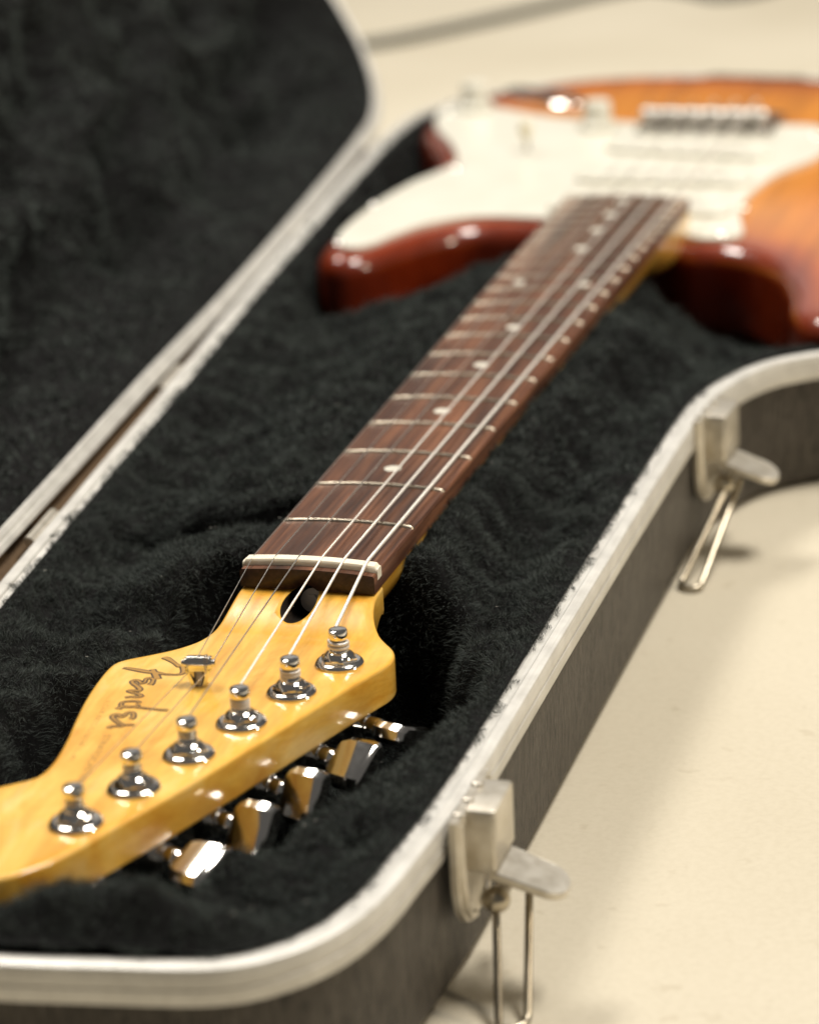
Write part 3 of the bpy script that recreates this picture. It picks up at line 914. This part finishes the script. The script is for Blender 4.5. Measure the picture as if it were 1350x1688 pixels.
# ------------------------------------------------------------------ tuners, string tree, strings
POST = [(21.9 - 7.08 * i, -45.7 - 22.16 * i) for i in range(6)]
OUT = np.array([0.9525, -0.3045])
def build_tuners():
    ang = math.atan2(OUT[1], OUT[0])
    # everything in the machine's own frame: local x points out past the bass edge, z = 0 on the headstock face
    hz = HB - HZ
    hou = slab(np.array([(-9, -8), (6, -8), (8, -6), (8, 6), (6, 8), (-9, 8), (-10.5, 6.5), (-10.5, -6.5)], float), hz - 0.05, hz - 10.5, bev=0.8, grid=8, seg=3, bev_bot=2.5)
    hou.lathe([(3.6, 7.0), (3.6, 9.0), (3.0, 9.4), (3.0, 11.6)], 16, (0, hz - 5.6), 0, 'x')
    hou.lathe([(1.7, hz - 13.0), (2.0, hz - 12.2), (2.0, hz - 10.3)], 12, (0, 0))
    mh = hou.mesh('tuning_machine', MAT['chrome'])
    bu = MB().lathe([(6.9, 0.0), (7.0, 0.5), (6.6, 1.1), (5.8, 1.5), (5.6, 1.5)], 36)
    mbu = bu.mesh('washer', MAT['chrome'])
    nu = MB().lathe([(5.3, 1.3), (5.3, 2.1), (4.8, 2.7), (3.9, 3.2), (3.1, 3.4)], 6, phase=0.3)
    nu.lathe([(4.6, 1.3), (4.6, 2.4), (4.2, 3.1), (3.5, 3.7), (2.9, 4.0)], 28)
    mnu = nu.mesh('bushing_nut', MAT['chrome'], angle=25)
    po = MB().lathe([(2.8, -1), (2.8, 4.2), (2.65, 4.8), (2.15, 5.4), (2.0, 6.4), (2.15, 7.3), (2.6, 7.8), (2.75, 8.0), (2.75, 10.1), (2.55, 10.5), (2.1, 10.7), (1.0, 10.75)], 24)
    mpo = po.mesh('post', MAT['chrome'])
    # button: a keystone-shaped plate with scooped faces, along local x
    bt = []
    prof = [(13.4, 4.0, 2.2), (14.4, 6.4, 2.8), (16.6, 7.7, 3.0), (23.2, 8.0, 3.0), (25.0, 7.7, 2.7), (25.7, 7.1, 2.1)]
    rings = []
    for x, w, t in prof:
        rings.append([(x, -w, -t * 0.45), (x, -w, t * 0.45), (x, -w * 0.76, t), (x, w * 0.76, t), (x, w, t * 0.45), (x, w, -t * 0.45), (x, w * 0.76, -t), (x, -w * 0.76, -t)])
    b = MB().rings(rings)
    b.lathe([(2.6, 9.0), (3.2, 9.6), (3.3, 12.0), (3.0, 13.2), (2.4, 14.0)], 16, (0, 0), 0, 'x')
    mb = b.mesh('button', MAT['chrome'], angle=33)
    rots = [-23, 32, 64, 58, 17, -16]
    for i, (x, y) in enumerate(POST):
        rz = Matrix.Rotation(ang, 4, 'Z')
        t = put('tuning_machine', mh, guitar, (x, y, HZ), rz)
        put('washer', mbu, t, (x, y, HZ), rz)
        put('bushing_nut', mnu, t, (x, y, HZ), Matrix.Rotation(ang + i * 0.37, 4, 'Z'))
        put('post', mpo, t, (x, y, HZ), rz)
        put('button', mb, t, (x, y, HZ + hz - 5.6), rz @ Matrix.Rotation(math.radians(rots[i]), 4, 'X'))
build_tuners()

TREE = np.array([-12.6, -66.5])
def build_tree():
    d = np.array([0.985, 0.17]); e = np.array([-d[1], d[0]])
    def L(a, b, z): return (TREE[0] + d[0] * a * 0.86 + e[0] * b, TREE[1] + d[1] * a * 0.86 + e[1] * b, HZ + z)
    m = MB()
    # bent wings narrowing to the screw
    for sgn in (-1, 1):
        q = [L(sgn * 1.0, -1.9, 0.0), L(sgn * 2.2, -1.9, 0.0), L(sgn * 4.4, -1.9, 5.2), L(sgn * 3.3, -1.9, 5.4)]
        q2 = [L(sgn * 1.0, 1.9, 0.0), L(sgn * 2.2, 1.9, 0.0), L(sgn * 4.4, 1.9, 5.2), L(sgn * 3.3, 1.9, 5.4)]
        m.rings([q, q2])
    m.rings([[L(-4.2, -1.9, 4.7), L(4.2, -1.9, 4.7), L(4.2, -1.9, 5.6), L(-4.2, -1.9, 5.6)], [L(-4.2, 1.9, 4.7), L(4.2, 1.9, 4.7), L(4.2, 1.9, 5.6), L(-4.2, 1.9, 5.6)]])
    o = part('string_tree', m, MAT['chrome'], guitar, (TREE[0], TREE[1], HZ))
    r = MB()
    for a, b, ra in ((-5.6, -4.5, 0.9), (-4.5, -3.6, 1.6), (-3.6, 2.2, 2.25), (2.4, 3.1, 2.45), (3.3, 4.5, 2.1), (4.5, 5.6, 1.1)):
        r.tube([L(a, 0, 6.4), L(a + 0.1, 0, 6.4), L(b, 0, 6.4)], ra, 16)
    part('roller', r, MAT['chrome'], o, (TREE[0], TREE[1], HZ + 6.4))
    part('screw', MB().lathe([(1.5, HZ - 1.5), (1.5, HZ + 4.2), (1.2, HZ + 4.6)], 12, (TREE[0], TREE[1])), MAT['steel'], o, (TREE[0], TREE[1], HZ))
build_tree()

def build_strings():
    gauges = [0.56, 0.44, 0.34, 0.23, 0.18, 0.14]            # radii, bass to treble
    names = ['wound'] * 3 + ['plain'] * 3
    xn = [17.3, 10.2, 3.3, -3.9, -11.2, -18.2]
    for i in range(6):
        r = gauges[i]; px, py = POST[i]
        xb = 26.0 - 10.6 * i; zb = 2.6
        zn = crown(xn[i]) + 2.0 + r * 0.6
        # treble edge of the post; the string comes in tangentially and winds downwards
        rad = 2.1 + r
        zp = HZ + 7.2
        end = np.array([px - rad * 0.95, py + 0.6, zp])
        pts = [np.array([xb, 660.0, zb - 3.0]), np.array([xb, 655.0, zb])]
        for t in np.linspace(0.02, 0.98, 40):
            pts.append(np.array([xb + (xn[i] - xb) * t, 655 + (0.8 - 655) * t, zb + (zn - zb) * t]))
        pts += [np.array([xn[i], 0.6, zn]), np.array([xn[i], -2.2, zn - 0.25])]
        a = pts[-1]
        if i >= 4:
            off = 2.5 if i == 4 else -2.5
            mid = np.array([TREE[0] + off * 0.985, TREE[1] + off * 0.17, HZ + 4.3 - r])
            for t in np.linspace(0.1, 1.0, 8): pts.append(a + (mid - a) * t)
            a = mid
        for t in np.linspace(0.1, 0.95, 9): pts.append(a + (end - a) * t)
        th0 = math.atan2(0.6, -rad)
        turns = (1.9, 2.3, 2.6, 2.8, 3.3, 3.6)[i]
        for k in range(int(turns * 14) + 1):
            th = th0 + 2 * math.pi * k / 14
            pts.append(np.array([px + rad * math.cos(th), py + rad * math.sin(th), zp - k / 14 * (2 * r + 0.12)]))
        if i == 0:
            th = th0 + 2 * math.pi * int(turns * 14) / 14
            pts.append(pts[-1] + np.array([3.4, 0.6, 0.4]))
        part('string', MB().tube(pts, r, 8), MAT[names[i]], guitar, (0, 300, 2), angle=80)
build_strings()

def ribbon(path, w, z):
    """flat painted stroke lying on the headstock face; w may vary along the path"""
    P = catmull(path, 0.35, closed=False) if len(path) > 2 else np.array(path, float)
    n = len(P); t = np.gradient(P, axis=0); t /= np.linalg.norm(t, axis=1)[:, None] + 1e-9
    nn = np.stack([-t[:, 1], t[:, 0]], 1)
    ww = np.interp(np.linspace(0, 1, n), np.linspace(0, 1, len(w)), w)[:, None] if isinstance(w, (list, tuple)) else w
    a = P + nn * ww; b = P - nn * ww
    v = [(p[0], p[1], z) for p in a] + [(p[0], p[1], z) for p in b]
    f = [(i, i + 1, n + i + 1, n + i) for i in range(n - 1)]
    return v, f

def build_decal():
    strokes = [
        ([(-22.2, -54.8), (-21.0, -57.2), (-20.2, -59.3), (-20.6, -60.8), (-22.45, -61.45), (-25.46, -61.5), (-28.15, -60.95), (-30.9, -60.7), (-34.44, -59.95), (-36.9, -59.45), (-38.5, -59.3)], [0.55, 0.6, 0.6, 0.35, 0.35, 0.55, 0.75, 0.75, 0.7, 0.6, 0.3]),
        ([(-29.7, -58.8), (-27.9, -61.6), (-25.7, -65.3)], [0.55, 0.85, 0.9]),
        ([(-26.5, -69.5), (-26.3, -68.2), (-26.9, -65.7), (-28.0, -64.9), (-28.9, -65.6), (-28.6, -68.2), (-29.2, -68.9), (-30.6, -67.4), (-31.7, -67.1), (-32.3, -68.1), (-31.6, -69.3), (-29.8, -71.0), (-28.1, -72.9), (-28.1, -73.9), (-29.4, -74.1), (-30.9, -74.6), (-29.8, -75.3), (-28.0, -75.9), (-26.0, -77.4), (-26.8, -78.1), (-28.4, -78.2), (-30.3, -79.1)], [0.7, 0.5, 0.45, 0.4, 0.45, 0.5, 0.55, 0.6, 0.6, 0.5, 0.45, 0.5, 0.5, 0.4]),
        ([(-24.6, -82.0), (-26.0, -81.1), (-28.0, -81.3), (-29.5, -82.2), (-29.6, -83.8), (-28.6, -85.2), (-26.6, -85.1), (-25.0, -84.4), (-24.6, -83.0)], 0.42),
        ([(-29.2, -87.2), (-29.0, -85.9), (-28.3, -85.1), (-25.3, -84.8), (-21.4, -85.15), (-18.0, -85.4), (-15.1, -85.35)], [0.7, 0.5, 0.4, 0.4, 0.4, 0.45, 0.45]),
        ([(-23.4, -92.8), (-23.0, -91.8), (-23.8, -89.3), (-24.85, -88.5), (-25.7, -89.1), (-25.8, -90.9), (-26.3, -91.9), (-27.7, -90.7), (-28.8, -90.8), (-28.8, -92.3), (-27.7, -93.8), (-25.8, -95.6), (-23.9, -97.0), (-24.2, -97.9), (-25.8, -98.0), (-26.8, -98.6), (-27.1, -99.7)], [0.65, 0.55, 0.45, 0.45, 0.5, 0.55, 0.55, 0.5, 0.45, 0.4, 0.4, 0.5]),
        ([(-24.1, -97.2), (-22.3, -96.5), (-20.8, -96.5)], [0.4, 0.35, 0.25])]
    blade = [(-29.9, -50.8), (-29.5, -49.8), (-28.6, -49.4), (-27.4, -50.1), (-25.6, -51.9), (-23.9, -53.7), (-22.0, -55.4), (-23.1, -56.2), (-24.9, -54.4), (-26.8, -52.8), (-28.4, -51.7)]
    ink, gold = MB(), MB()
    for k, (path, w) in enumerate(strokes):
        wi = [a * 1.12 + 0.34 for a in w] if isinstance(w, list) else w + 0.40
        wg = [max(a - 0.10, 0.1) for a in w] if isinstance(w, list) else max(w - 0.12, 0.1)
        ink.add(*ribbon(path, wi, HZ + 0.03 + 0.006 * k)); gold.add(*ribbon(path, wg, HZ + 0.09 + 0.006 * k))
    B = ccw(catmull(blade, 0.6)); NB = normals2(B)
    ink.add([(p[0], p[1], HZ + 0.075) for p in B + NB * 0.15], [tuple(range(len(B)))])
    gold.add([(p[0], p[1], HZ + 0.145) for p in B - NB * 0.16], [tuple(range(len(B)))])
    lg = part('logo_lettering', ink, MAT['ink'], guitar, (-27, -75, HZ), fix=False, smooth=False)
    tag(lg, 'brown and gold script logo on the headstock')
    part('gold_fill', gold, MAT['gold'], lg, (-27, -75, HZ), fix=False, smooth=False)
    # small printed model name and the worn line of fine print beside it
    def text_mesh(body, size, a, b, mat, name, parent, spacing=1.0):
        cu = bpy.data.curves.new(name, 'FONT'); cu.body = body; cu.size = size / 1000; cu.space_character = spacing; cu.align_y = 'CENTER'
        to = bpy.data.objects.new(name, cu); COL.objects.link(to)
        bpy.context.view_layer.update()
        dg = bpy.context.evaluated_depsgraph_get()
        me = bpy.data.meshes.new_from_object(to.evaluated_get(dg)); bpy.data.objects.remove(to)
        me.name = name; me.materials.clear(); me.materials.append(mat)
        a = np.array(a); b = np.array(b); ang = math.atan2(b[1] - a[1], b[0] - a[0])
        xs = [v.co.x for v in me.vertices]; L = max(xs) - min(xs)
        sx = np.linalg.norm(b - a) / 1000 / L
        return put(name, me, parent, (a[0], a[1], HZ + 0.05), Matrix.Rotation(ang, 4, 'Z') @ Matrix.Diagonal((sx, 1, 1, 1)))
    text_mesh('STRATOCASTER', 3.0, (-25.9, -103.5), (-21.9, -133.0), MAT['faint'], 'model_lettering', guitar)
    fine = MB(); a = np.array((-33.9, -82.5)); b = np.array((-29.2, -121.0)); d = (b - a) / np.linalg.norm(b - a); nn = np.array((-d[1], d[0])); s = 0.0
    L = np.linalg.norm(b - a); r = random.Random(3)
    while s < L:
        l = r.uniform(0.5, 1.1)
        for off in ((-0.45, 0.45)[:r.randint(1, 2)]):
            p = a + d * s + nn * off; q = p + d * l * 0.8
            fine.add(*ribbon([p, q], 0.13, HZ + 0.05))
        if r.random() < 0.5:
            p = a + d * s - nn * 0.5; fine.add(*ribbon([p, p + nn * 1.0], 0.12, HZ + 0.055))
        s += l + r.uniform(0.15, 0.9) * (1 if r.random() < 0.85 else 2.5)
    part('fine_print', fine, MAT['faint'], guitar, (-31, -100, HZ), fix=False, smooth=False)
build_decal()

# ------------------------------------------------------------------ cable on the floor behind the case
def build_cable():
    pts = [(-1400, 1250, 0), (-900, 1130, 0), (-560, 1090, 0), (-420, 1105, 0), (-332, 1152, 0), (-299, 1193, 0), (-268, 1245, 0), (-236, 1302, 0), (-208, 1358, 0), (-178, 1392, 0), (-145, 1375, 0), (-117, 1350, 0), (-88, 1378, 0), (-70, 1450, 0), (20, 1700, 0), (300, 2000, 0)]
    P = catmull([(x, y, -FLOOR + 4.0) for x, y, z in pts], 10, closed=False)
    o = part('cable', MB().tube(P, 4.0, 8), MAT['cable'], None, (0, 1800, -FLOOR))
    tag(o, 'grey cable curving across the floor behind the guitar case, out of focus', 'cable')
build_cable()
